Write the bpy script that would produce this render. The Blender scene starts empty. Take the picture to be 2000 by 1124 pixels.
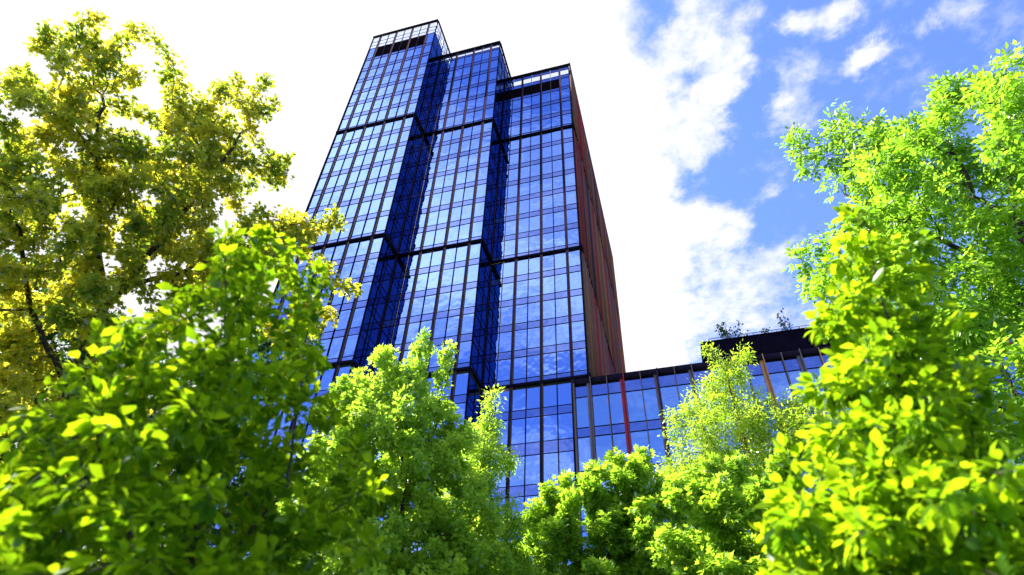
import bpy, math, random
import numpy as np
from mathutils import Matrix, Vector, noise as mnoise
random.seed(7)
SC = bpy.context.scene
COL = SC.collection
# ------------------------------------------------------------------ camera
FPX, PITCH, YAW, ROLL = 1245.89, math.radians(43.3425), math.radians(17.0165), math.radians(2.3722)
CAMZ = 1.6
cp, sp, cy_, sy_, cr, sr = math.cos(PITCH), math.sin(PITCH), math.cos(YAW), math.sin(YAW), math.cos(ROLL), math.sin(ROLL)
FWD = np.array([-sy_*cp, cy_*cp, sp]); R0 = np.array([cy_, sy_, 0.]); U0 = np.cross(R0, FWD)
RT = R0*cr+U0*sr; UP = U0*cr-R0*sr
cam_d = bpy.data.cameras.new('camera'); cam = bpy.data.objects.new('camera', cam_d); COL.objects.link(cam)
cam.matrix_world = Matrix(((RT[0], UP[0], -FWD[0], 0), (RT[1], UP[1], -FWD[1], 0), (RT[2], UP[2], -FWD[2], CAMZ), (0, 0, 0, 1)))
cam_d.sensor_width = 36; cam_d.sensor_fit = 'HORIZONTAL'; cam_d.lens = FPX/2000*36
cam_d.clip_start = 0.05; cam_d.clip_end = 5000
cam_d.dof.use_dof = True; cam_d.dof.focus_distance = 30; cam_d.dof.aperture_fstop = 1.9
SC.camera = cam
# ------------------------------------------------------------------ sun, sky, exposure
SUN = Vector((-0.60, 0.08, 0.79)).normalized()
sl = bpy.data.lights.new('sun', 'SUN'); sl.energy = 5.0; sl.angle = math.radians(0.5); sl.color = (1.0, 0.965, 0.90)
so = bpy.data.objects.new('sun', sl); COL.objects.link(so); so.rotation_euler = SUN.to_track_quat('Z', 'Y').to_euler(); so.location = (-30, 10, 40)
SC.view_settings.view_transform = 'Standard'; SC.view_settings.look = 'None'
SC.view_settings.exposure = 1.9; SC.view_settings.gamma = 1.0
SC.cycles.max_bounces = 8; SC.cycles.transparent_max_bounces = 12; SC.cycles.transmission_bounces = 6; SC.cycles.diffuse_bounces = 3

def build_world():
    w = bpy.data.worlds.new('World'); SC.world = w; w.use_nodes = True
    nt = w.node_tree; N = nt.nodes; L = nt.links; N.clear()
    def node(t, **k):
        n = N.new(t)
        for a, b in k.items(): setattr(n, a, b)
        return n
    def put(s, v):
        if hasattr(v, 'is_output'): L.new(v, s)
        else: s.default_value = v
    def m(op, a, b=None, c=None, clamp=False):
        n = node('ShaderNodeMath', operation=op); n.use_clamp = clamp
        for i, v in enumerate((a, b, c)):
            if v is not None: put(n.inputs[i], v)
        return n.outputs[0]
    def rng(v, a, b, c=0., d=1.):
        n = node('ShaderNodeMapRange', interpolation_type='SMOOTHSTEP'); n.clamp = True
        put(n.inputs[0], v)
        for i, x in enumerate((a, b, c, d)): n.inputs[1+i].default_value = x
        return n.outputs[0]
    out = node('ShaderNodeOutputWorld'); bg = node('ShaderNodeBackground'); L.new(bg.outputs[0], out.inputs[0])
    sky = node('ShaderNodeTexSky', sky_type='NISHITA'); sky.sun_disc = False
    sky.sun_elevation = math.asin(SUN.z); sky.sun_rotation = math.atan2(SUN.x, SUN.y)
    sky.air_density = 1.0; sky.dust_density = 0.25; sky.ozone_density = 3.0
    tc = node('ShaderNodeTexCoord'); sx = node('ShaderNodeSeparateXYZ'); L.new(tc.outputs['Generated'], sx.inputs[0])
    z = m('MAXIMUM', sx.outputs[2], 0.06)
    px = m('DIVIDE', sx.outputs[0], z); py = m('DIVIDE', sx.outputs[1], z)
    P = node('ShaderNodeCombineXYZ'); L.new(px, P.inputs[0]); L.new(py, P.inputs[1]); P = P.outputs[0]
    def noise(scale, det, rough, off, dist=0.0):
        mp = node('ShaderNodeMapping'); L.new(P, mp.inputs[0]); mp.inputs[1].default_value = (off, off*1.7, off*.3)
        n = node('ShaderNodeTexNoise'); L.new(mp.outputs[0], n.inputs['Vector'])
        n.inputs['Scale'].default_value = scale; n.inputs['Detail'].default_value = det; n.inputs['Roughness'].default_value = rough
        n.inputs['Distortion'].default_value = dist
        return n.outputs[0]
    n1 = noise(9.0, 9, 0.62, 3.1, 0.35); n2 = noise(1.7, 6, 0.55, 8.4)
    n3 = noise(30., 6, 0.6, 1.2)
    # front bank: everything towards -x is one white bank
    front = rng(py, -0.1, 0.05)
    bank = rng(px, 0.10, -0.04)
    cov = m('ADD', m('MULTIPLY', bank, 2.2), 0.10)
    wn = node('ShaderNodeTexNoise'); L.new(P, wn.inputs['Vector']); wn.inputs['Scale'].default_value = 14; wn.inputs['Detail'].default_value = 6; wn.inputs['Roughness'].default_value = .65
    wv = node('ShaderNodeVectorMath', operation='MULTIPLY_ADD'); L.new(wn.outputs['Color'], wv.inputs[0]); wv.inputs[1].default_value = (.11, .11, 0); wv.inputs[2].default_value = (-.055, -.055, 0)
    wp = node('ShaderNodeVectorMath', operation='ADD'); L.new(P, wp.inputs[0]); L.new(wv.outputs[0], wp.inputs[1])
    for (bx, by, br, amp) in CLOUDS:
        vd = node('ShaderNodeVectorMath', operation='DISTANCE'); L.new(wp.outputs[0], vd.inputs[0]); vd.inputs[1].default_value = (bx, by, 0)
        cov = m('ADD', cov, rng(vd.outputs['Value'], br*2.1, 0.0, 0., amp*1.15))
    nn = m('ADD', m('MULTIPLY', n1, 0.62), m('MULTIPLY', n3, 0.38))
    df = m('ADD', cov, m('MULTIPLY', m('SUBTRACT', nn, 0.5), 3.4))
    df = rng(df, 0.15, 1.6)
    # behind the camera: broken cloud, more of it added upper left to pale the reflections
    back = m('ADD', m('MULTIPLY', m('SUBTRACT', n2, 0.5), 3.4), m('MULTIPLY', m('SUBTRACT', n1, 0.5), .6))
    thick = rng(px, -0.15, -0.55, 0.0, 0.9); near = rng(py, -1.4, -0.4)
    back = m('ADD', back, m('MULTIPLY', thick, near))
    db = rng(m('ADD', back, 0.22), 0.0, 1.7, 0., 0.95)
    dens = m('ADD', m('MULTIPLY', df, front), m('MULTIPLY', db, m('SUBTRACT', 1.0, front)))
    dens = m('MULTIPLY', dens, rng(sx.outputs[2], 0.02, 0.14))
    tint = node('ShaderNodeMix', data_type='RGBA', blend_type='MULTIPLY'); tint.inputs[0].default_value = 1.0
    L.new(sky.outputs[0], tint.inputs[6]); tint.inputs[7].default_value = SKYTINT
    mix = node('ShaderNodeMix', data_type='RGBA'); L.new(dens, mix.inputs[0]); L.new(tint.outputs[2], mix.inputs[6])
    shade = node('ShaderNodeMix', data_type='RGBA'); L.new(n2, shade.inputs[0])
    shade.inputs[6].default_value = (2.7, 2.75, 3.0, 1); shade.inputs[7].default_value = (3.5, 3.45, 3.5, 1)
    bk = node('ShaderNodeMix', data_type='RGBA'); L.new(front, bk.inputs[0]); bk.inputs[6].default_value = (8.3, 8.8, 9.7, 1); L.new(shade.outputs[2], bk.inputs[7])
    L.new(bk.outputs[2], mix.inputs[7])
    L.new(mix.outputs[2], bg.inputs[0]); bg.inputs[1].default_value = 0.10
SKYTINT = (.70, .77, 1.12, 1)
CLOUDS = [(0.138, 0.465, 0.032, 0.7), (0.111, 0.528, 0.039, 0.8), (0.057, 0.579, 0.037, 0.8), (0.028, 0.607, 0.028, 0.6), (0.204, 0.507, 0.033, 0.7), (0.157, 0.551, 0.035, 0.7), (0.198, 0.57, 0.022, 0.6), (0.178, 0.622, 0.028, 0.8), (0.143, 0.643, 0.033, 0.7), (0.1, 0.663, 0.039, 0.7), (0.16, 0.713, 0.028, 0.8), (0.111, 0.732, 0.037, 0.7), (0.059, 0.765, 0.044, 0.6), (0.048, 0.66, 0.04, 0.6), (0.061, 0.856, 0.059, 0.6), (0.083, 0.96, 0.078, 0.7), (0.106, 1.11, 0.088, 0.7), (0.109, 1.259, 0.099, 0.7), (0.129, 0.914, 0.037, 0.5), (0.175, 0.974, 0.032, 0.5), (0.199, 0.927, 0.027, 0.55), (0.179, 1.061, 0.041, 0.5), (0.251, 0.599, 0.022, 0.45), (0.294, 0.635, 0.033, 0.75), (0.262, 0.671, 0.017, 0.5), (0.268, 0.705, 0.033, 0.6), (0.322, 0.706, 0.027, 0.35), (0.32, 0.533, 0.036, 0.7), (0.354, 0.536, 0.024, 0.6), (0.285, 0.533, 0.018, 0.5), (0.373, 0.628, 0.025, 0.6), (0.411, 0.606, 0.024, 0.6), (0.392, 0.616, 0.021, 0.5), (0.494, 0.738, 0.019, 0.4), (0.244, 0.87, 0.025, 0.7), (0.249, 0.805, 0.022, 0.35), (0.272, 1.06, 0.035, 0.6), (0.235, 1.138, 0.046, 0.55), (0.518, 0.577, 0.025, 0.5), (0.478, 0.595, 0.017, 0.5), (0.223, 1.241, 0.056, 0.5), (0.342, 1.247, 0.053, 0.4), (0.293, 1.155, 0.029, 0.4), (0.371, 1.36, 0.102, 0.4), (0.516, 1.617, 0.185, 0.3)]     # (x/z, y/z) of the sky direction, radius, density
build_world()

# ------------------------------------------------------------------ helpers
def ray(u, w):
    d = RT*(u-1000)/FPX + UP*(562-w)/FPX + FWD
    return d/np.linalg.norm(d)
def at(u, w, h):          # the point seen at (u, w) of the 2000-px photograph, h metres away over the ground
    d = ray(u, w); return d*h/math.hypot(d[0], d[1]) + np.array([0, 0, CAMZ])
def px(p):
    q = np.array(p)-np.array([0, 0, CAMZ]); z = q@FWD
    return 1000+FPX*(q@RT)/z, 562-FPX*(q@UP)/z, z
def mesh_np(name, V, F, mats, parent=None, idx=None, attr=None, smooth=False):
    """V (n,3); F list of (m,k) face arrays"""
    me = bpy.data.meshes.new(name); V = np.asarray(V, np.float32)
    F = [np.asarray(f, np.int32) for f in F if len(f)]
    me.vertices.add(len(V)); me.vertices.foreach_set('co', V.ravel())
    tot = np.concatenate([np.full(len(f), f.shape[1], np.int32) for f in F]); lp = np.concatenate([f.ravel() for f in F])
    me.loops.add(len(lp)); me.loops.foreach_set('vertex_index', lp)
    st = np.concatenate([[0], np.cumsum(tot)[:-1]]).astype(np.int32)
    me.polygons.add(len(tot)); me.polygons.foreach_set('loop_start', st); me.polygons.foreach_set('loop_total', tot)
    if idx is not None: me.polygons.foreach_set('material_index', np.asarray(idx, np.int32))
    if smooth: me.polygons.foreach_set('use_smooth', np.ones(len(tot), bool))
    me.update(calc_edges=True)
    if attr is not None:
        a = me.attributes.new('tint', 'FLOAT', 'POINT'); a.data.foreach_set('value', np.asarray(attr, np.float32))
    for mt in (mats if isinstance(mats, list) else [mats]): me.materials.append(mt)
    o = bpy.data.objects.new(name, me); COL.objects.link(o); o.parent = parent
    return o
class MB:
    def __init__(s): s.v = []; s.f = []; s.i = []
    def quad(s, a, b, c, d, mi=0):
        n = len(s.v); s.v += [a, b, c, d]; s.f.append((n, n+1, n+2, n+3)); s.i.append(mi)
    def box(s, x0, x1, y0, y1, z0, z1, mi=0):
        n = len(s.v); s.v += [(x, y, z) for z in (z0, z1) for y in (y0, y1) for x in (x0, x1)]
        for f in ((0, 2, 3, 1), (4, 5, 7, 6), (0, 1, 5, 4), (2, 6, 7, 3), (0, 4, 6, 2), (1, 3, 7, 5)):
            s.f.append(tuple(n+k for k in f)); s.i.append(mi)
    def bar(s, a, b, r, mi=0):
        a = Vector(a); b = Vector(b); d = (b-a).normalized(); u = d.orthogonal().normalized(); v = d.cross(u); n = len(s.v)
        for p in (a, b):
            for k in range(4):
                t = math.pi/2*k+math.pi/4; s.v.append(tuple(p+(u*math.cos(t)+v*math.sin(t))*r))
        for k in range(4): s.f.append((n+k, n+(k+1) % 4, n+4+(k+1) % 4, n+4+k)); s.i.append(mi)
        s.f += [(n+3, n+2, n+1, n), (n+4, n+5, n+6, n+7)]; s.i += [mi, mi]
    def build(s, name, mats, parent=None): return mesh_np(name, s.v, [s.f], mats, parent, s.i)
def tag(o, label=None, cat=None, group=None, kind=None):
    for k, v in (('label', label), ('category', cat), ('group', group), ('kind', kind)):
        if v: o[k] = v
    return o
def empty(name, loc, label, cat, group=None):
    o = bpy.data.objects.new(name, None); COL.objects.link(o); o.location = loc; o.empty_display_size = .3
    return tag(o, label, cat, group)
def part(o, root):        # keep a world-space mesh in place under an Empty that is not at the origin
    o.parent = root; o.matrix_parent_inverse = Matrix.Translation(-root.location); return o
# ------------------------------------------------------------------ materials
def mat(name, col, rough=.6, metal=0., var=0.0, scale=3.0, spec=.5, bump=0.0):
    m = bpy.data.materials.new(name); m.use_nodes = True; nt = m.node_tree; b = nt.nodes['Principled BSDF']
    b.inputs['Base Color'].default_value = (*col, 1); b.inputs['Roughness'].default_value = rough; b.inputs['Metallic'].default_value = metal
    b.inputs['Specular IOR Level'].default_value = spec
    if var:
        tc = nt.nodes.new('ShaderNodeTexCoord'); n = nt.nodes.new('ShaderNodeTexNoise'); n.inputs['Scale'].default_value = scale; n.inputs['Detail'].default_value = 6
        nt.links.new(tc.outputs['Object'], n.inputs['Vector'])
        r = nt.nodes.new('ShaderNodeMapRange'); nt.links.new(n.outputs[0], r.inputs[0]); r.inputs[1].default_value = .3; r.inputs[2].default_value = .7
        r.inputs[3].default_value = 1-var; r.inputs[4].default_value = 1+var
        x = nt.nodes.new('ShaderNodeVectorMath'); x.operation = 'SCALE'; x.inputs[0].default_value = col; nt.links.new(r.outputs[0], x.inputs['Scale'])
        nt.links.new(x.outputs[0], b.inputs['Base Color'])
        if bump:
            bp = nt.nodes.new('ShaderNodeBump'); bp.inputs['Strength'].default_value = bump; nt.links.new(n.outputs[0], bp.inputs['Height']); nt.links.new(bp.outputs[0], b.inputs['Normal'])
    return m
def glass(name, tint, base, refl, wav=0.03):
    """coated curtain-wall glass: tinted mirror over a dark room with a few pale ceilings and blinds"""
    m = bpy.data.materials.new(name); m.use_nodes = True; nt = m.node_tree; N = nt.nodes; L = nt.links; N.clear()
    out = N.new('ShaderNodeOutputMaterial'); g = N.new('ShaderNodeBsdfGlossy'); g.inputs['Roughness'].default_value = 0.012
    g.inputs['Color'].default_value = (*tint, 1)
    d = N.new('ShaderNodeBsdfDiffuse'); mx = N.new('ShaderNodeMixShader')
    tc = N.new('ShaderNodeTexCoord')
    geo = N.new('ShaderNodeNewGeometry'); ramp = N.new('ShaderNodeMapRange'); L.new(geo.outputs['Random Per Island'], ramp.inputs[0])
    oi = N.new('ShaderNodeObjectInfo'); ad = N.new('ShaderNodeMath'); ad.operation = 'ADD'; L.new(geo.outputs['Random Per Island'], ad.inputs[0]); L.new(oi.outputs['Random'], ad.inputs[1])
    fr = N.new('ShaderNodeMath'); fr.operation = 'FRACT'; L.new(ad.outputs[0], fr.inputs[0]); L.new(fr.outputs[0], ramp.inputs[0])
    ramp.inputs[1].default_value = .72; ramp.inputs[2].default_value = 1.0
    cm = N.new('ShaderNodeMix'); cm.data_type = 'RGBA'; L.new(ramp.outputs[0], cm.inputs[0]); cm.inputs[6].default_value = (*base, 1)
    cm.inputs[7].default_value = (base[0]*3+.01, base[1]*4+.05, base[2]*3+.06, 1)
    # pale streaks painted into the colour for ceiling lights and slab lines
    w = N.new('ShaderNodeTexNoise'); mp = N.new('ShaderNodeMapping'); mp.inputs[3].default_value = (.25, .25, 9.0); L.new(tc.outputs['Object'], mp.inputs[0]); L.new(mp.outputs[0], w.inputs['Vector'])
    w.inputs['Scale'].default_value = 1.0; w.inputs['Detail'].default_value = 3
    wr = N.new('ShaderNodeMapRange'); L.new(w.outputs[0], wr.inputs[0]); wr.inputs[1].default_value = .60; wr.inputs[2].default_value = .72
    cm2 = N.new('ShaderNodeMix'); cm2.data_type = 'RGBA'; L.new(wr.outputs[0], cm2.inputs[0]); L.new(cm.outputs[2], cm2.inputs[6]); cm2.inputs[7].default_value = (.22, .30, .42, 1)
    L.new(cm2.outputs[2], d.inputs[0])
    fz = N.new('ShaderNodeFresnel'); fz.inputs[0].default_value = 1.6
    mr = N.new('ShaderNodeMapRange'); L.new(fz.outputs[0], mr.inputs[0]); mr.inputs[1].default_value = 0.04; mr.inputs[2].default_value = .5; mr.inputs[3].default_value = refl; mr.inputs[4].default_value = 1.0
    L.new(mr.outputs[0], mx.inputs[0]); L.new(d.outputs[0], mx.inputs[1]); L.new(g.outputs[0], mx.inputs[2])
    n = N.new('ShaderNodeTexNoise'); n.inputs['Scale'].default_value = .55; n.inputs['Detail'].default_value = 2; L.new(tc.outputs['Object'], n.inputs['Vector'])
    bp = N.new('ShaderNodeBump'); bp.inputs['Strength'].default_value = wav; bp.inputs['Distance'].default_value = 1.0; L.new(n.outputs[0], bp.inputs['Height']); L.new(bp.outputs[0], g.inputs['Normal'])
    L.new(mx.outputs[0], out.inputs[0]); return m
def clear_glass(name):
    m = bpy.data.materials.new(name); m.use_nodes = True; nt = m.node_tree; N = nt.nodes; L = nt.links; N.clear()
    out = N.new('ShaderNodeOutputMaterial'); g = N.new('ShaderNodeBsdfGlossy'); g.inputs['Roughness'].default_value = .01; g.inputs['Color'].default_value = (.8, .88, 1, 1)
    t = N.new('ShaderNodeBsdfTransparent'); t.inputs[0].default_value = (.80, .86, .95, 1); mx = N.new('ShaderNodeMixShader'); fz = N.new('ShaderNodeFresnel'); fz.inputs[0].default_value = 1.5
    L.new(fz.outputs[0], mx.inputs[0]); L.new(t.outputs[0], mx.inputs[1]); L.new(g.outputs[0], mx.inputs[2]); L.new(mx.outputs[0], out.inputs[0]); return m
def leafmat(name, c0, c1, trans, gloss=.25, tw=.5, rough=.4, lo=.34, t0=None):
    """two-sided leaf: diffuse + translucent + a little sheen; c0..c1 is the leaf-to-leaf spread"""
    m = bpy.data.materials.new(name); m.use_nodes = True; nt = m.node_tree; N = nt.nodes; L = nt.links; N.clear()
    out = N.new('ShaderNodeOutputMaterial'); at_ = N.new('ShaderNodeAttribute'); at_.attribute_name = 'tint'
    c = N.new('ShaderNodeMix'); c.data_type = 'RGBA'; L.new(at_.outputs['Fac'], c.inputs[0]); c.inputs[6].default_value = (*c0, 1); c.inputs[7].default_value = (*c1, 1)
    t = N.new('ShaderNodeMix'); t.data_type = 'RGBA'; L.new(at_.outputs['Fac'], t.inputs[0])
    t.inputs[6].default_value = (*(t0 or (trans[0]*lo, trans[1]*(lo+.14), trans[2]*(lo+.2))), 1); t.inputs[7].default_value = (*trans, 1)
    d = N.new('ShaderNodeBsdfDiffuse'); L.new(c.outputs[2], d.inputs[0]); tr = N.new('ShaderNodeBsdfTranslucent'); L.new(t.outputs[2], tr.inputs[0])
    a = N.new('ShaderNodeMixShader'); a.inputs[0].default_value = tw; L.new(d.outputs[0], a.inputs[1]); L.new(tr.outputs[0], a.inputs[2])
    g = N.new('ShaderNodeBsdfGlossy'); g.inputs['Roughness'].default_value = rough; g.inputs['Color'].default_value = (1, 1, 1, 1)
    f = N.new('ShaderNodeFresnel'); f.inputs[0].default_value = 1.4; fm = N.new('ShaderNodeMath'); fm.operation = 'MULTIPLY'; L.new(f.outputs[0], fm.inputs[0]); fm.inputs[1].default_value = gloss
    b = N.new('ShaderNodeMixShader'); L.new(fm.outputs[0], b.inputs[0]); L.new(a.outputs[0], b.inputs[1]); L.new(g.outputs[0], b.inputs[2]); L.new(b.outputs[0], out.inputs[0])
    return m
M = dict(
    dark=mat('dark_anodised_metal', (.010, .007, .020), .9, .0, .25, 2, .0),
    fin=mat('bronze_fin_metal', (.034, .021, .040), .9, 0, .2, 1.5, .0),
    louvre=mat('louvre_metal', (.006, .0025, .006), .9, 0, .2, 2, .02),
    coping=mat('coping_metal', (.012, .008, .018), .9, 0, .2, 2, .02),
    steel=mat('frame_steel', (.25, .28, .36), .45, .4),
    white=mat('white_frame', (.7, .72, .75), .5),
    core=mat('concrete_core', (.05, .05, .06), .8, 0, .2, 1),
    rpane=glass('darkened_return_glass', (.07, .12, .32), (.002, .006, .016), .85, .02),  # tinted darker than the front panes: the recess shade is put into the colour
    span=glass('spandrel_glass', (.185, .24, .50), (.03, .022, .06), .80, .02),
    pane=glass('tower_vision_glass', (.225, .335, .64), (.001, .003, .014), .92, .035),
    lpane=glass('annex_vision_glass', (.29, .41, .64), (.02, .04, .09), .85, .02),
    clear=clear_glass('parapet_glass'),
    red=mat('red_fin_paint', (.26, .022, .030), .6, 0, .2, 1.2, .15), ochre=mat('ochre_fin_paint', (.34, .15, .045), .45, 0, .15, 1.2),
    grey=mat('grey_fin_paint', (.095, .075, .095), .45, 0, .15, 1.2), brown=mat('brown_fin_paint', (.085, .042, .048), .45, 0, .15, 1.2),
    nose=mat('pale_bronze_edge', (.13, .085, .065), .8, 0, .1, 2, .2),
    bark=mat('brown_bark', (.055, .036, .026), .85, 0, .4, 14, .3, .5),
    bark2=mat('grey_bark', (.10, .085, .07), .85, 0, .35, 12, .3, .5),
    dbark=mat('dark_bark', (.03, .02, .018), .9, 0, .35, 12, .3, .5),
)
SL = [mat('slat_'+n, c, .8, 0, .15, 1, .03) for n, c in (('red', (.26, .026, .030)), ('maroon', (.20, .036, .036)), ('brown', (.20, .070, .048)), ('ochre', (.28, .11, .040)),
      ('plum', (.11, .040, .055)), ('navy', (.05, .032, .05)), ('taupe', (.15, .080, .060)), ('back', (.018, .008, .012)))]
# ------------------------------------------------------------------ tower
YA, YB, YC, YD = 42.70, 46.22, 49.95, 94.5
XA0, XA1, XB1, XC1 = -40.65, -28.46, -17.97, -7.33
def Z(z): return z+CAMZ
Z1, Z2, Z3 = Z(79.16), Z(53.90), Z(35.92)
ZA, ZB, ZC = Z(109.46), Z(102.95), Z(96.95)
F = 3.603
def floors(top, n, h=F):
    r = []
    for k in range(n):
        T = top-h*k
        r += [(T-(.21 if k == 0 else .22), T-2.88, 'v'), (T-2.88, T-h-(.22 if k < n-1 else -.1), 's')]
    return r
low = floors(Z1, 7) + floors(Z2, 5, 3.596)
bot = [(Z(35.4), Z(33.0), 'v'), (Z(33.0), Z(32.1), 's'), (Z(32.1), Z(29.45), 'v'), (Z(29.45), Z(28.2), 's'), (Z(28.2), Z(25.4), 'v'), (Z(25.4), Z(24.4), 's')]
t_ = 24.4
while t_ > 1: bot += [(Z(t_), Z(t_-2.9), 'v'), (Z(t_-2.9), Z(t_-3.9), 's')]; t_ -= 3.9
rowsA = [(ZA-.3, Z(107.3), 'c'), (Z(107.3), Z(106.0), 'c'), (Z(106.0), Z(104.9), 'c'), (Z(104.9), Z(101.35), 'l'), (Z(101.35), Z(100.56), 's')] + floors(Z1+F*6, 6) + low + bot
rowsB = [(ZB-.4, Z(101.95), 's'), (Z(101.95), Z(101.15), 'c'), (Z(101.15), Z(100.56), 's')] + floors(Z1+F*6, 6) + low + bot
rowsC = [(ZC-.35, Z(95.6), 's'), (Z(95.6), Z(94.1), 'c'), (Z(94.1), Z(93.1), 's'), (Z(93.1), Z(90.5), 'l'), (Z(90.5), Z(89.75), 's')] + floors(Z1+F*3, 3) + low + bot
def rows_floor(rows, f): return rows
tower = empty('glass_tower', (-24, 50, 0), 'tall blue glass office tower stepped in three blocks, with a red slatted side', 'skyscraper')
allpanes = []
R = random.Random(3)
def pane_quad(ax, y, a0, a1, z0, z1, tilt=.004):
    """ax 'y': pane faces -Y at plane y, spans x a0..a1.  ax 'x': faces +X at plane x=y, spans y a0..a1"""
    t, s = R.gauss(0, tilt), R.gauss(0, tilt); h = (z1-z0)/2; w = (a1-a0)/2
    o = lambda i, j: y+(i*w*s+j*h*t)*(1 if ax == 'y' else -1)
    if ax == 'y': return [(a0, o(-1, -1), z0), (a1, o(1, -1), z0), (a1, o(1, 1), z1), (a0, o(-1, 1), z1)]
    return [(o(-1, -1), a0, z0), (o(1, -1), a1, z0), (o(1, 1), a1, z1), (o(-1, 1), a0, z1)]
def facade(block, x0, x1, y, rows, nb, fromright, ztop, side=None):
    bw = (x1-x0)/nb
    edges = [x0+bw*i for i in range(nb+1)]
    for (zt, zb, ty) in rows:
        span = MB()
        for i in range(nb):
            a, b = edges[i]+.06, edges[i+1]-.06
            ty2 = ty
            if ty == 'l' and (i == nb-1 or (block == 'A' and i == 0)): ty2 = 'v'
            if ty2 == 'v': allpanes.append((pane_quad('y', y, a, b, zb+.03, zt-.03), 'pane'))
            elif ty2 == 'c': span.quad((a, y, zb), (b, y, zb), (b, y, zt), (a, y, zt), 1)
            elif ty2 == 's': span.quad(*pane_quad('y', y-.01, a, b, zb, zt, .002), 0)
            elif ty2 == 'l':
                k = zb+.05
                while k < zt-.1: span.box(a, b, y+.0, y+.12, k, k+.09, 3); k += .16
                span.quad((a, y+.15, zb), (b, y+.15, zb), (b, y+.15, zt), (a, y+.15, zt), 3)
        for i in range(nb):                                        # transoms: they stop at the mullions
            a, b = edges[i]+.06, edges[i+1]-.06
            if ty in 'sl':
                span.box(a, b, y-.05, y+.05, zt-.025, zt+.025, 2); span.box(a, b, y-.05, y+.05, zb-.025, zb+.025, 2)
            elif ty == 'c': span.box(a, b, y-.03, y+.03, zb-.03, zb+.03, 2)
        if span.v: part(span.build({'c': 'parapet_glazing', 's': 'spandrel_band', 'l': 'louvre_screen', 'v': 'parapet_glazing'}[ty], [M['span'], M['clear'], M['dark'], M['louvre']]), tower)
    # mullions
    for i in range(nb+1):
        e = edges[i]; thick = ((nb-i) % 2 == 1)
        for (za, zb) in ((ztop-.3, Z1+.0), (Z1-.42, Z2), (Z2-.42, Z3), (Z3-.42, .0)):
            pass
        mb = MB()
        if i in (0, nb):
            mb.box(e-.07 if i else e, e+.0 if i else e+.12, y-.16, y+.04, 0, ztop-.3, 0)
        elif thick:
            mb.box(e-.14, e-.075, y-.18, y+.03, 0, ztop-.28, 0)         # dark blade
            mb.box(e-.07, e+.14, y-.10, y+.03, 0, ztop-.28, 1)        # bronze plate
            mb.box(e+.14, e+.155, y-.14, y+.0, 0, ztop-.28, 2)
        else:
            mb.box(e-.03, e+.028, y-.12, y+.03, 0, ztop-.28, 0)
        part(mb.build('mullion', [M['dark'], M['fin'], M['nose']]), tower)
    # ledges at the three belts and the coping
    for z in (Z1, Z2, Z3):
        mb = MB(); mb.box(x0, x1+.12, y-.26, y+.02, z-.22, z+.05, 0); part(mb.build('belt_ledge', [M['dark']]), tower)
    mb = MB(); mb.box(x0-.05, x1+.05, y-.26, y+.1, ztop-.28, ztop, 0); part(mb.build('coping', [M['coping']]), tower)
facade('A', XA0, XA1, YA, rowsA, 8, True, ZA)
facade('B', XA1, XB1, YB, rowsB, 7, True, ZB)
facade('C', XB1, XC1, YC, rowsC, 7, True, ZC)
# cores behind the glass
mb = MB()
mb.box(XA0+.05, XA1-.12, YA+.25, YD, 0, Z(104.8)); mb.box(XA1-.12, XB1-.12, YB+.25, YD, 0, Z(101.1)); mb.box(XB1-.12, XC1-.05, YC+.25, YD, 0, Z(93.9))
part(mb.build('core_wall', [M['core']]), tower)
# right-hand returns of blocks A and B: glass facing +X
def side_glass(x, y0, y1, ylong, rows, ztop, zroof):
    mb = MB(); fr = MB()
    for (zt, zb, ty) in rows:
        yy = y1 if zb < zroof-.2 else ylong
        n = max(2, round((yy-y0)/1.6)); s = (yy-y0)/n
        for i in range(n):
            q = pane_quad('x', x, y0+s*i+.05, y0+s*(i+1)-.05, zb+.03, zt-.03, .003)
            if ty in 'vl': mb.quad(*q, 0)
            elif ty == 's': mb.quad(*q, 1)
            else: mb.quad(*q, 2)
        fr.box(x-.03, x+.04, y0, yy, zb-.022, zb+.022, 0)
    for (ya, yb, za, zb) in ((y0, y1, 0, zroof), (y0, ylong, zroof, ztop)):
        n = max(2, round((yb-ya)/1.6)); s = (yb-ya)/n
        for i in range(n+1): fr.box(x-.03, x+.05, ya+s*i-.03+(0.03 if i == 0 else 0), ya+s*i+.03, za, zb-.28, 0)
    # bracing behind the parapet panes
    k = y0
    while k < ylong-3 and ztop-zroof > 4:
        fr.bar((x-.4, k, ztop-.4), (x-.4, k+3, ztop-4.2), .05, 1); fr.bar((x-.4, k, ztop-4.2), (x-.4, k+3, ztop-.4), .05, 1); k += 3
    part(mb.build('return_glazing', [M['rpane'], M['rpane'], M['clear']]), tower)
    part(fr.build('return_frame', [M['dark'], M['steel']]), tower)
    for z in (Z1, Z2, Z3):
        b = MB(); b.box(x+.02, x+.24, y0+.02, y1-.27, z-.22, z+.05, 0); part(b.build('belt_ledge', [M['dark']]), tower)
    b = MB(); b.box(x-.1, x+.12, y0+.1, ylong, ztop-.28, ztop-.002, 0); part(b.build('coping', [M['coping']]), tower)
side_glass(XA1, YA+.03, YB, 62, rowsA, ZA, ZB)
side_glass(XB1, YB+.03, YC, 66, rowsB, ZB, ZC)
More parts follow.
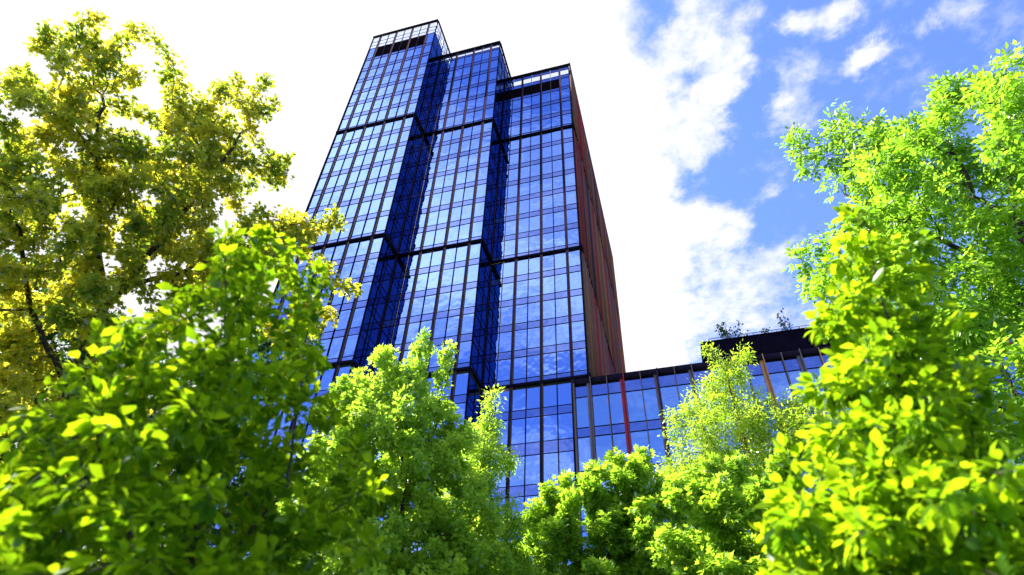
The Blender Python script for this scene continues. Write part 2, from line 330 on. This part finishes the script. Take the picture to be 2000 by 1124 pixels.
# window panes: the hundred that show largest each a part, the rest one mesh
def area(q):
    p = [px(c) for c in q]
    if min(a[2] for a in p) < 1: return 0
    cx = sum(a[0] for a in p)/4; cyy = sum(a[1] for a in p)/4
    if not (0 < cyy < 940) or cx < 640 or (cyy > 600 and cx < 900) or (cx < 700 and cyy > 420): return 0
    return abs(sum(p[i][0]*p[(i+1) % 4][1]-p[(i+1) % 4][0]*p[i][1] for i in range(4)))/2
allpanes.sort(key=lambda t: -area(t[0]))
rest = MB()
for k, (q, mt) in enumerate(allpanes):
    if k < 100:
        mb = MB(); mb.quad(*q); part(mb.build('window_pane', [M['pane']]), tower)
    else: rest.quad(*q)
tag(part(rest.build('window_pane', [M['pane']]), tower), kind='stuff')
# slatted side (+X)
for (za, zb, sh) in ((Z1, ZC-.3, 0), (Z2, Z1, 1), (Z3, Z2, 2), (0, Z3, 3)):
    mb = MB(); rs = random.Random(20+sh); y = YC+.35; mb.quad((XC1, YC, za), (XC1, YD, za), (XC1, YD, zb), (XC1, YC, zb), 7)
    run = 0
    while y < YD-.2:
        if run <= 0: c = rs.choices(range(7), (2.2, 3, 3.4, 2.4, 2.6, 1.2, 2.4))[0]; run = rs.choice((3, 4, 6, 8))
        cc = c if rs.random() < .8 else rs.choice((1, 2, 4, 5)); run -= 1
        w = rs.uniform(.12, .20); dp = rs.uniform(.14, .34)
        mb.box(XC1+.02, XC1+dp, y, y+w, za+.1, zb-(.36 if zb != ZC-.3 else 0), cc); y += w+rs.uniform(.10, .24)
    part(mb.build('slat_cladding', SL), tower)
    if za: b = MB(); b.box(XC1+.12, XC1+.30, YC-.42, YD, za-.36, za+.1, 0); part(b.build('belt_ledge', [M['dark']]), tower)
b = MB(); b.box(XC1+.06, XC1+.30, YC-.34, YD, ZC-.28, ZC-.003, 0); part(b.build('coping', [M['coping']]), tower)
# ------------------------------------------------------------------ low wing
YL = YC-.5; XL0, XL1 = -8.61, 45.0
wing = empty('low_glass_building', (18, 55, 0), 'low glass-fronted wing with red, ochre and grey fins, right of the tower', 'building')
zt_ = Z(35.18)
mb = MB(); mb.box(XC1+.6, XL1, YL+.3, YL+22, 0, zt_-.5, 0); mb.box(XL0+.05, XC1+.6, YL+.12, YC-.13, 0, zt_-.5, 0); part(mb.build('core_wall', [M['core']]), wing)
mb = MB(); mb.box(XL0, XL1, YL-.28, YC-.45, zt_-.58, zt_, 0); mb.box(XC1+.5, XL1, YC-.45, YL+22, zt_-.45, zt_-.01, 0); part(mb.build('coping', [M['coping']]), wing)
lrows = [(34.55, 33.25, 's'), (33.25, 30.03, 'v'), (30.03, 29.1, 's'), (29.1, 25.87, 'v'), (25.87, 24.9, 's')]
t_ = 24.9
while t_ > 1: lrows += [(t_, t_-3.2, 'v'), (t_-3.2, t_-4.15, 's')]; t_ -= 4.15
ed = [XL0]; k = 0
while ed[-1] < XL1-1.6: ed.append(-7.05+1.543*k if k else -7.05); k += 1
cand = []
for (a_, b_, ty) in lrows:
    sb = MB()
    for i in range(len(ed)-1):
        wide = (i % 2 == 0)          # the edge on the right is a wide fin
        a, b = ed[i]+.05, ed[i+1]-(.36 if wide else .05)
        if ty == 'v': cand.append(pane_quad('y', YL, a, b, Z(b_)+.03, Z(a_)-.03, .0035))
        else: sb.quad(*pane_quad('y', YL-.01, a, b, Z(b_), Z(a_), .002), 0)
        if ty == 's':
            sb.box(a, b, YL-.05, YL+.05, Z(a_)-.035, Z(a_)+.035, 1); sb.box(a, b, YL-.05, YL+.05, Z(b_)-.035, Z(b_)+.035, 1)
    if sb.v: part(sb.build('spandrel_band', [M['span'], M['dark']]), wing)
cand.sort(key=lambda q: -(area(q) if px(q[0])[0] < 1650 else 0)); rest = MB()
for k, q in enumerate(cand):
    if k < 34: mb = MB(); mb.quad(*q); part(mb.build('window_pane', [M['lpane']]), wing)
    else: rest.quad(*q)
tag(part(rest.build('window_pane', [M['lpane']]), wing), kind='stuff')
cols = [None, 'grey', None, 'red', None, 'brown', None, 'grey', None, 'red', None, 'ochre', None, 'grey', None, 'brown', None, 'ochre', None, 'red']
noses = ['nose', 'nose', 'nose', 'red', 'nose', 'fin', 'nose', 'nose', 'red', 'red', 'nose', 'ochre', 'nose', 'nose', 'ochre']
for i, e in enumerate(ed):
    mb = MB(); c = cols[i % len(cols)]
    if i == 0: mb.box(e-.07, e+.05, YL-.42, YL+.1, 0, zt_-.58, 0)
    elif c:
        mb.box(e-.36, e-.035, YL-.22, YL+.05, 0, zt_-.58, 0); mb.box(e-.033, e+.05, YL-.40, YL+.05, 0, zt_+.01, 1)
    else: mb.box(e-.035, e+.035, YL-.38, YL+.05, 0, zt_-.1, 1); 
    o = part(mb.build('fin', [M[c or 'nose'], M[noses[i % len(noses)]]]), wing)
    if c in ('red', 'ochre'): o['label'] = 'wide %s fin' % c
# louvred plant box on the wing roof, with a railing along its top
XB0 = 3.45; zb_, zu_ = zt_, Z(37.42)
mb = MB(); mb.box(XB0, XL1, YL-.2, YL+9, zb_, zu_-.12, 0)
k = zb_+.12
while k < zu_-.25: mb.box(XB0+.05, XL1, YL-.29, YL-.2, k, k+.05, 1); k += .11
mb.box(XB0-.04, XL1, YL-.34, YL+9.1, zu_-.12, zu_, 0)
part(mb.build('louvred_parapet', [M['louvre'], M['dark']]), wing)
ry = YL+.55; mb = MB(); x = XB0+.85; zr = Z(38.35)
mb.box(x-.03, XL1, ry-.03, ry+.03, zr-.04, zr, 0); mb.box(x, XL1, ry-.015, ry+.015, zu_+.12, zu_+.15, 0)
while x < XL1:
    mb.box(x-.012, x+.012, ry-.012, ry+.012, zu_, zr-.04, 0); x += .13
x = XB0+.85
while x < XL1: mb.box(x-.03, x+.03, ry-.03, ry+.028, zu_, zr-.041, 0); x += 2.0
part(mb.build('railing', [M['steel']]), wing)
# ------------------------------------------------------------------ ground
def ground():
    n = 60; g = np.linspace(-1, 1, n); g = np.sign(g)*np.abs(g)**2*1500
    X, Y = np.meshgrid(g, g); rr = np.hypot(X, Y); Zg = np.where(rr > 8, .0, 0)-.0
    V = np.stack([X, Y, Zg*1.0], -1).reshape(-1, 3); i = np.arange(n*n).reshape(n, n)
    Fq = np.stack([i[:-1, :-1], i[:-1, 1:], i[1:, 1:], i[1:, :-1]], -1).reshape(-1, 4)
    tag(mesh_np('lawn', V, [Fq], mat('lawn_grass', (.045, .085, .02), .9, 0, .4, .6)), kind='structure')
    mb = MB(); mb.box(-60, 60, 33, 120, -.3, -.0 + .12); tag(mb.build('pavement', [mat('paving_stone', (.30, .29, .27), .8, 0, .15, 1.0)]), kind='structure')
ground()
# ------------------------------------------------------------------ trees
def nrm(a): return a/np.maximum(np.linalg.norm(a, axis=-1, keepdims=True), 1e-9)
def blobs_world(bl, h, rs):
    c, r = [], []
    for b in bl:
        u, w, rp = b[:3]; hh = h+(b[3] if len(b) > 3 else 0)
        p = at(u, w, hh); c.append(p); r.append(rp/FPX*np.linalg.norm(p-np.array([0, 0, CAMZ])))
    return np.array(c), np.array(r)
def grow(rs, guides, C, Rr, n, step, kill, depth=1.0, jit=.25, minpts=8, gap=-2, gf=.8):
    off_ = rs.uniform(0, 50, 3)
    wts = Rr**2.2; num = np.maximum((wts/wts.sum()*n).astype(int), minpts)
    A = []
    for c, r, k in zip(C, Rr, num):
        q = nrm(rs.normal(size=(k, 3)))*(rs.random((k, 1))**(1/3.))*r
        los = nrm(c-np.array([0, 0, CAMZ])); q += los*(q@los)[:, None]*(depth-1)
        A.append(c+q)
    A = np.concatenate(A)
    if gap > -1: A = A[np.array([mnoise.noise(Vector(p*gf+off_)) for p in A]) > gap]
    pos, par = [], []
    for g in guides:
        g = np.array(g, float); last = -1
        if pos:
            P = np.array(pos); last = int(np.argmin(((P-g[0])**2).sum(1)))
        for a, b in zip(g[:-1], g[1:]):
            L = np.linalg.norm(b-a); m = max(1, int(L/step))
            for k in range(0 if last < 0 else 1, m+1):
                if k == 0 and last >= 0: continue
                q = a+(b-a)*k/m + rs.normal(size=3)*step*.07
                pos.append(q); par.append(last); last = len(pos)-1
    pos = np.array(pos); par = list(par)
    d = np.full(len(A), 1e9); ni = np.zeros(len(A), int)
    def upd(P, off):
        for s in range(0, len(P), 400):
            D = ((A[:, None]-P[None, s:s+400])**2).sum(2); j = D.argmin(1); v = D[np.arange(len(A)), j]
            mk = v < d; d[mk] = v[mk]; ni[mk] = j[mk]+off+s
    upd(pos, 0)
    cnt = np.zeros(len(pos), int)
    for it in range(180):
        keep = d > kill**2
        A, d, ni = A[keep], d[keep], ni[keep]
        if len(A) < 2: break
        acc = np.zeros((len(pos), 3)); np.add.at(acc, ni, nrm(A-pos[ni]))
        src = np.unique(ni); src = src[cnt[src] < 4]
        if not len(src): break
        new = pos[src]+nrm(nrm(acc[src])+rs.normal(size=(len(src), 3))*jit)*step
        cnt[src] += 1; par += [int(q) for q in src]
        off = len(pos); pos = np.concatenate([pos, new]); cnt = np.concatenate([cnt, np.zeros(len(new), int)]); upd(new, off)
    return pos, np.array(par)
def radii(par, tip, e=2.15, rmax=None):
    n = len(par); a = np.zeros(n); ch = np.zeros(n, int)
    for i in range(n-1, -1, -1):
        if a[i] == 0: a[i] = tip**e
        if par[i] >= 0: a[par[i]] += a[i]
    r = a**(1/e)
    return np.minimum(r, rmax) if rmax else r
def tubes(name, pos, par, rad, mt, parent, minr, sides=6):
    n = len(pos); sel = np.arange(n)[(par >= 0) & (rad >= minr)]
    main = {}
    for i in sel:
        p = par[i]
        if p not in main or rad[i] > rad[main[p]]: main[p] = i
    V, Fq = [], []; ring = {}
    ang = np.arange(sides)*2*math.pi/sides; ca, sa = np.cos(ang)[:, None], np.sin(ang)[:, None]
    def mk(p, d, r):
        u = np.cross(d, (0.31, 0.95, 0.02)); u /= max(np.linalg.norm(u), 1e-6); v = np.cross(d, u)
        V.append(p+(u*ca+v*sa)*r); return (len(V)-1)*sides
    for i in sel:
        p = par[i]; d = pos[i]-pos[p]; d = d/max(np.linalg.norm(d), 1e-6)
        if main[p] == i and p in ring: a = ring[p]
        else: a = mk(pos[p], d, rad[p] if par[p] < 0 else rad[i]*1.05)
        b = mk(pos[i], d, rad[i]); ring[i] = b
        k = np.arange(sides); k2 = (k+1) % sides
        Fq.append(np.stack([a+k, a+k2, b+k2, b+k], -1))
    return mesh_np(name, np.concatenate(V), [np.concatenate(Fq)], mt, parent, smooth=True)
OV = (np.array([(0, 0, 0), (-.24, .28, .07), (0, .30, 0), (.24, .28, .07), (-.27, .60, .06), (0, .64, -.02), (.27, .60, .06), (0, 1, -.10)]),
      [np.array([(0, 2, 1), (0, 3, 2), (4, 5, 7), (5, 6, 7)]), np.array([(1, 2, 5, 4), (2, 3, 6, 5)])])
LA = (np.array([(0, 0, 0), (-.17, .42, .03), (0, .5, -.02), (.17, .42, .03), (0, 1, -.14)]), [np.array([(0, 2, 1), (0, 3, 2), (1, 2, 4), (2, 3, 4)])])
LB = (LA[0]*np.array([1.35, 1, 1]), LA[1])
_a = [(0, .02), (-.20, .12), (-.50, .22), (-.27, .38), (-.50, .72), (-.15, .62), (0, 1.0), (.15, .62), (.50, .72), (.27, .38), (.50, .22), (.20, .12)]
MA = (np.array([(0, .36, -.04)]+[(x, y, .05*abs(x)*2-.10*max(0, y-.5)) for x, y in _a]), [np.array([(0, i+1, (i+1) % 12+1) for i in range(12)])[:, [0, 2, 1]]])
def leaf_mesh(name, P, T, Nn, S, tint, tmpl, mt, parent):
    n = len(P); V0, FF = tmpl; T = nrm(T); Nn = nrm(Nn-T*(Nn*T).sum(1, keepdims=True)); B = np.cross(T, Nn)
    V = P[:, None]+S[:, None, None]*(V0[None, :, 0:1]*B[:, None]+V0[None, :, 1:2]*T[:, None]+V0[None, :, 2:3]*Nn[:, None])
    k = len(V0); off = (np.arange(n)*k)[:, None, None]
    return mesh_np(name, V.reshape(-1, 3), [(f[None]+off).reshape(-1, f.shape[1]) for f in FF], mt, parent, attr=np.repeat(tint, k))
def tree(name, label, seed, h, blobs, trunk, leaf, nleaf, size, mt, bark, n=1600, step=.22, kill=.34, tip=.006, spread=.18, up=1.0, rnd=.6, droop=.25,
         minr=.0, compound=0, group=None, rmax=None, depth=1.0, dens_pow=1.0, spikes=(), cat='tree', gap=-.12, gf=.8):
    rs = np.random.RandomState(seed); C, Rr = blobs_world(blobs, h, rs)
    guides = []
    for gi, g in enumerate(trunk):
        pts = [at(a[0], a[1], h+(a[2] if len(a) > 2 else 0)) for a in g]
        if gi == 0: b = pts[0].copy(); b[2] = 0; b[:2] += (pts[1][:2]-pts[0][:2])*-.3; pts = [b]+pts
        guides.append(pts)
    pos, par = grow(rs, guides, C, Rr, n, step, kill, depth, gap=gap, gf=gf)
    rad = radii(par, tip, rmax=rmax)
    base = guides[0][0]
    root = empty(name, base, label, cat, group)
    t = tubes('trunk', pos, par, rad, bark, None, minr); part(t, root)
    has = np.zeros(len(pos), bool); has[par[par >= 0]] = True
    # leaves hang on thin twigs, most of them near the ends
    rt = tip*2.6; w = np.where(rad < rt, 1.0, 0.0)*np.where(~has, 2.2, 1.0)
    w[:sum(1 for _ in range(0))] = 0
    idx = rs.choice(len(pos), nleaf if not compound else nleaf//compound, p=w/w.sum())
    sh = rs.normal(size=len(pos))                                     # shoot-to-shoot tint
    d = nrm(pos[idx]-pos[np.maximum(par[idx], 0)]+1e-6)
    off = nrm(rs.normal(size=(len(idx), 3))+d*.5)
    P = pos[idx]-d*rs.random((len(idx), 1))*step+off*(rs.random((len(idx), 1))**.7)*spread
    T = nrm(off+d*.5+np.array([0, 0, -droop])+rs.normal(size=P.shape)*.3)
    Nn = np.array([0, 0, up])+off*.35+rs.normal(size=P.shape)*rnd
    if compound:                                                     # leaflets along a rachis
        T0, N0 = T, nrm(Nn-T*(Nn*T).sum(1, keepdims=True)); B0 = np.cross(T0, N0); m_ = compound; PP, TT, NN, II = [], [], [], []
        for j in range(m_):
            if j == m_-1: s_, lat = 1.0, 0.
            else: s_, lat = .3+.6*(j//2)/max(1, (m_-1)//2), (1 if j % 2 else -1)
            PP.append(P+T0*size*1.6*s_); TT.append(T0*(1 if lat == 0 else .75)+B0*lat*.9+rs.normal(size=P.shape)*.12+np.array([0, 0, -.15])); NN.append(N0+rs.normal(size=P.shape)*.25); II.append(idx)
        P, T, Nn, idx = map(np.concatenate, (PP, TT, NN, II))
    S = size*rs.uniform(.5, 1.2, len(P))
    tint = np.clip(.45+.27*sh[idx]+.2*rs.normal(size=len(P)), 0, 1)
    L_ = leaf_mesh('crown', P, T, Nn, S, tint, leaf, mt, None); part(L_, root)
    return root
# leaf colours, the deep one also put in for shade: c0..c1 is spread shoot by shoot
GL = dict(
    gold=leafmat('lime_leaf', (.018, .062, .012), (.20, .21, .014), (.86, .74, .04), .10, .58, t0=(.30, .42, .02)),
    deep=leafmat('deep_green_leaf', (.015, .050, .010), (.04, .095, .015), (.08, .22, .02), .2, .35),
    beech=leafmat('hornbeam_leaf', (.014, .058, .005), (.11, .21, .006), (.54, .74, .008), .03, .58),
    beech2=leafmat('bright_hornbeam_leaf', (.020, .075, .006), (.15, .25, .007), (.54, .76, .010), .03, .6),
    maple=leafmat('young_maple_leaf', (.07, .16, .010), (.30, .38, .035), (.62, .84, .05), .15, .56, lo=.62),
    maple2=leafmat('maple_leaf', (.05, .14, .010), (.22, .34, .03), (.56, .80, .04), .15, .55, lo=.62),
    locust=leafmat('locust_leaf', (.12, .20, .012), (.32, .38, .03), (.64, .82, .04), .12, .55, lo=.62),
    ash=leafmat('ash_leaf', (.04, .12, .010), (.18, .30, .018), (.50, .80, .035), .12, .55, lo=.5),
)
TREES = True
if TREES:
    tree('broadleaf_tree', 'tall yellow-green tree at the left edge, its crown against the white sky', 11, 9.5,
         [(640, 480, 38), (655, 550, 34), (640, 630, 36), (610, 720, 50), (560, 620, 60), (110, 120, 40), (260, 60, 16), (350, 160, 22), (575, 180, 12), (530, 150, 18), (470, 160, 26), (570, 255, 12), (90, 200, 100), (190, 110, 65), (150, 60, 30), (100, 42, 14), (230, 220, 110), (60, 330, 150), (200, 380, 170), (420, 240, 75), (500, 190, 45), (545, 190, 20), (390, 340, 110), (480, 370, 95), (340, 120, 18),
          (560, 430, 70), (620, 440, 45), (100, 520, 190), (250, 560, 150), (60, 750, 180), (560, 285, 16), (575, 310, 10), (400, 480, 120), (520, 500, 90), (620, 500, 50), (660, 440, 28), (672, 510, 30), (690, 575, 14), (15, 160, 32), (330, 250, 50),
          (-80, 500, 150)],
         [[(110, 1300), (140, 1100), (150, 800), (160, 690), (205, 600), (240, 560), (330, 450), (400, 360), (490, 240)], [(205, 600), (190, 500), (195, 390), (190, 250)], [(240, 560), (330, 540), (440, 500), (560, 440)],
          [(150, 800), (60, 600), (40, 450)]],
         MA, 56000, .098, GL['gold'], M['dbark'], n=4200, step=.24, kill=.33, spread=.19, tip=.007, rnd=.7, droop=.5, depth=1.1, gap=-.03, gf=1.05)
    tree('broadleaf_tree', 'added dark green tree low at the left edge, standing for shade inside the tall one', 12, 24,  # added tree, its dark leaves stand for the tall tree's shaded interior
         [(560, 700, 80), (470, 720, 90), (40, 640, 120), (150, 760, 150), (10, 850, 180), (200, 950, 170), (330, 820, 110), (90, 1080, 170), (430, 950, 130), (600, 1000, 120), (500, 1100, 120), (280, 1100, 150), (-120, 700, 180), (-120, 1000, 180)],
         [[(120, 1250), (130, 1000), (110, 800)]], MA, 32000, .28, GL['deep'], M['dbark'], gap=-.4, n=1900, step=.55, kill=.75, spread=.55, tip=.01, rnd=.7, droop=.4)
    tree('maple_tree', 'bright young maple with several upright tips in front of the tower', 13, 17,
         [(757, 730, 38), (750, 690, 22), (820, 700, 26), (822, 662, 13), (868, 700, 30), (880, 680, 14), (795, 770, 70), (862, 770, 50), (700, 770, 45), (668, 800, 50), (690, 735, 16), (762, 860, 120), (690, 900, 100), (845, 900, 85),
          (900, 850, 35), (780, 1010, 150), (660, 1030, 120), (880, 1010, 90), (640, 900, 60), (760, 1150, 150), (900, 1140, 100)],
         [[(790, 1300), (785, 1120), (785, 950), (790, 820), (760, 710)], [(785, 950), (820, 800), (822, 670)], [(785, 950), (850, 840), (872, 700)], [(785, 1050), (700, 900), (680, 790)]],
         MA, 50000, .145, GL['maple'], M['dbark'], n=3400, step=.24, kill=.32, spread=.27, tip=.0065, rnd=.65, droop=.3, gap=-.08, gf=1.1)
    tree('boxelder_tree', 'slender loose tree right of the bright maple, one thin tip against the glass', 14, 19,
         [(965, 772, 14), (955, 800, 18), (948, 830, 26), (935, 870, 42), (975, 900, 32), (995, 885, 14), (905, 930, 50), (950, 985, 62), (880, 1040, 70), (1000, 1060, 55), (940, 1080, 90), (1030, 1110, 50), (930, 1170, 100)],
         [[(960, 1300), (950, 1100), (940, 960), (948, 850), (964, 775)]], LA, 46000, .155, GL['maple'], M['bark2'], n=1500, step=.26, kill=.35, spread=.21, tip=.0065, compound=3, droop=.5,)
    tree('maple_tree', 'broad low maple with dense fresh green leaves below the annex windows', 15, 20,
         [(1112, 932, 13), (1205, 888, 13), (1262, 886, 15), (1160, 915, 12), (1300, 912, 18), (1130, 1010, 75), (1080, 985, 40), (1095, 960, 22), (1175, 965, 50), (1140, 945, 18), (1235, 935, 50), (1270, 925, 38), (1230, 1000, 80), (1300, 970, 50), (1150, 1085, 80), (1290, 1060, 90), (1060, 1070, 60), (1200, 900, 20), (1180, 1160, 110), (1040, 1010, 25)],
         [[(1190, 1320), (1185, 1150), (1190, 1030), (1235, 940)], [(1185, 1150), (1120, 1060), (1090, 980)]], MA, 36000, .18, GL['maple2'], M['dbark'], gap=.03, gf=1.0, n=2000, step=.3, kill=.42, spread=.34, tip=.007, rnd=.6, droop=.3)
    tree('locust_tree', 'airy yellow-green tree with two thin leaders in front of the low wing', 16, 23,
         [(1386, 690, 15), (1398, 705, 14), (1452, 678, 13), (1448, 705, 16), (1425, 735, 34), (1400, 780, 38), (1355, 765, 22), (1350, 800, 36), (1320, 810, 18), (1450, 780, 40), (1478, 770, 18), (1420, 860, 80), (1345, 870, 42), (1495, 870, 60), (1310, 880, 20),
          (1370, 940, 80), (1470, 950, 80), (1535, 800, 26), (1550, 840, 50), (1600, 830, 55), (1590, 900, 80), (1320, 940, 35), (1560, 780, 14), (1620, 790, 40), (1520, 1000, 90), (1400, 1030, 80)],
         [[(1500, 1320), (1510, 1150), (1495, 970), (1462, 880), (1430, 780), (1420, 730), (1392, 692)], [(1495, 970), (1400, 880), (1350, 800)], [(1500, 1000), (1560, 900), (1590, 820)], [(1420, 740), (1450, 685)]],
         LA, 62000, .16, GL['locust'], M['dbark'], n=2600, step=.3, kill=.38, spread=.28, tip=.007, compound=3, droop=.3)
    tree('maple_tree', 'darker green maple low at the right of centre, under the airy tree', 17, 17,
         [(1385, 905, 16), (1440, 900, 14), (1520, 905, 18), (1400, 990, 65), (1350, 1040, 75), (1480, 1020, 80), (1555, 1000, 70), (1450, 1100, 90), (1560, 1090, 90), (1330, 950, 30), (1640, 1060, 90), (1370, 1120, 70), (1460, 950, 30), (1480, 1180, 120)],
         [[(1450, 1320), (1450, 1150), (1440, 1040)], [(1450, 1150), (1540, 1040)]], MA, 30000, .17, GL['maple2'], M['dbark'], gap=.03, gf=1.0, n=1700, step=.28, kill=.38, spread=.32, tip=.007, rnd=.6, droop=.4)
    tree('ash_tree', 'tall light-green tree with narrow leaflets filling the upper right corner', 18, 11.5,
         [(1965, 125, 45), (1905, 165, 40), (1835, 150, 11), (1840, 185, 15), (1850, 240, 55), (1945, 260, 90), (1770, 280, 45), (1645, 222, 15), (1650, 260, 24), (1650, 310, 34), (1552, 268, 14), (1575, 310, 26), (1700, 320, 60), (1600, 390, 38), (1570, 360, 20), (1790, 380, 110),
          (1920, 400, 120), (1690, 430, 65), (1610, 500, 45), (1575, 560, 18), (1740, 520, 100), (1880, 560, 140), (1960, 700, 120), (1640, 600, 60), (1780, 680, 110), (1590, 660, 30), (1900, 880, 120), (1700, 250, 22), (2080, 300, 130), (2080, 600, 150), (1560, 480, 18), (1980, 90, 16), (1760, 860, 100)],
         [[(2130, 1300), (2110, 900), (2060, 620), (1990, 440), (1960, 330), (1950, 180)], [(1990, 440), (1900, 380), (1840, 250)], [(2060, 620), (1900, 500), (1760, 430), (1650, 380), (1650, 260)], [(2060, 620), (1850, 640), (1660, 600)], [(2110, 900), (1960, 800), (1850, 760)]],
         LB, 62000, .14, GL['ash'], M['dbark'], gap=.06, gf=1.0, n=3600, step=.24, kill=.34, spread=.22, tip=.008, compound=5, droop=.35, rnd=.5, depth=1.4)
    tree('hornbeam_shrub', 'large-leaved blurred shrub in the left foreground', 19, 2.9,
         [(430, 452, 20), (450, 510, 50), (520, 462, 22), (540, 498, 42), (600, 555, 45), (500, 620, 120), (595, 685, 62), (340, 610, 55), (190, 655, 22, .2), (260, 700, 60), (340, 770, 160), (490, 800, 150), (160, 820, 80), (100, 760, 30), (120, 900, 110),
          (50, 980, 80), (300, 990, 210), (490, 980, 150), (610, 840, 40), (690, 880, 26, -.3), (730, 955, 22, -.4), (650, 1010, 45), (735, 1040, 20, -.5), (710, 1090, 26, -.5), (640, 950, 22, -.3), (100, 1080, 140), (350, 1150, 230), (100, 1250, 250), (480, 1200, 150), (625, 560, 16)],
         [[(350, 1500), (360, 1200), (400, 900), (440, 650), (440, 470)], [(360, 1200), (200, 950), (180, 750)], [(360, 1200), (560, 950), (600, 650)], [(360, 1200), (640, 1000), (740, 950)]],
         OV, 15500, .066, GL['beech'], M['bark'], n=2600, step=.055, kill=.075, spread=.05, tip=.0012, rnd=.55, droop=.25, depth=1.6, cat='shrub', rmax=.02, gap=-.2, gf=3.0)
    tree('hornbeam_shrub', 'glowing yellow-green blurred shrub in the right foreground', 20, 2.6,
         [(1640, 425, 12), (1700, 450, 38), (1690, 520, 60), (1790, 470, 24), (1740, 560, 85), (1660, 620, 60), (1600, 650, 24), (1790, 620, 60), (1715, 740, 95), (1610, 770, 40), (1820, 770, 90), (1660, 860, 75), (1780, 900, 130), (1900, 900, 90),
          (1560, 890, 16), (1600, 980, 50), (1710, 1040, 135), (1535, 1030, 30), (1880, 1050, 150), (1760, 1180, 220), (1980, 1180, 180), (1960, 960, 60, -.5), (1600, 1120, 80)],
         [[(1850, 1500), (1830, 1200), (1790, 900), (1740, 640), (1690, 450)], [(1830, 1200), (1640, 1050), (1540, 1030)], [(1830, 1200), (1920, 950), (1880, 800)]],
         OV, 12500, .064, GL['beech2'], M['bark'], n=2200, step=.055, kill=.075, spread=.05, tip=.0012, rnd=.55, droop=.2, depth=1.6, cat='shrub', rmax=.02, gap=-.2, gf=3.0)
def roofplant(seed, u, w0, w1, wid, nst, label, leafn):
    rs = np.random.RandomState(seed); d = ray(u, w0); k = (YL+1.0)/d[1]; b = d*k; b[2] = Z(37.3)
    top = ray(u, w1); tz = (top*(YL+1.0)/top[1])[2]+CAMZ; H = tz-b[2]
    root = empty('roof_shrub', b, label, 'shrub', 'shrubs on the wing roof'); mb = MB(); Pl = []
    for s in range(nst):
        a = b+np.array([rs.uniform(-.25, .25)*wid, rs.uniform(-.2, .2), 0]); e = a+np.array([rs.normal()*wid*.45, rs.normal()*.3, H*rs.uniform(.6, 1.0)]); prev = a
        for j in range(1, 6):
            q = a+(e-a)*j/5+rs.normal(size=3)*.05; mb.bar(prev, q, .014); prev = q
            for _ in range(leafn): Pl.append(q+rs.normal(size=3)*.11)
    part(mb.build('stem', [M['bark']]), root); Pl = np.array(Pl)
    part(leaf_mesh('foliage', Pl, rs.normal(size=Pl.shape), rs.normal(size=Pl.shape)+np.array([0, 0, .6]), np.full(len(Pl), .26)*rs.uniform(.6, 1.2, len(Pl)), rs.random(len(Pl)), OV, GL['deep'], None), root)
roofplant(1, 1422, 672, 628, 1.9, 14, 'widest loose leafy shrub behind the roof railing, nearest its left end', 6)
roofplant(2, 1462, 662, 641, .9, 4, 'small sparse leaning shrub behind the middle of the roof railing', 3)
roofplant(3, 1539, 652, 612, .7, 6, 'tall narrow shrub behind the roof railing, farthest right of those showing', 7)
roofplant(4, 1497, 655, 645, .6, 5, 'low tuft showing through the bars of the roof railing', 4)
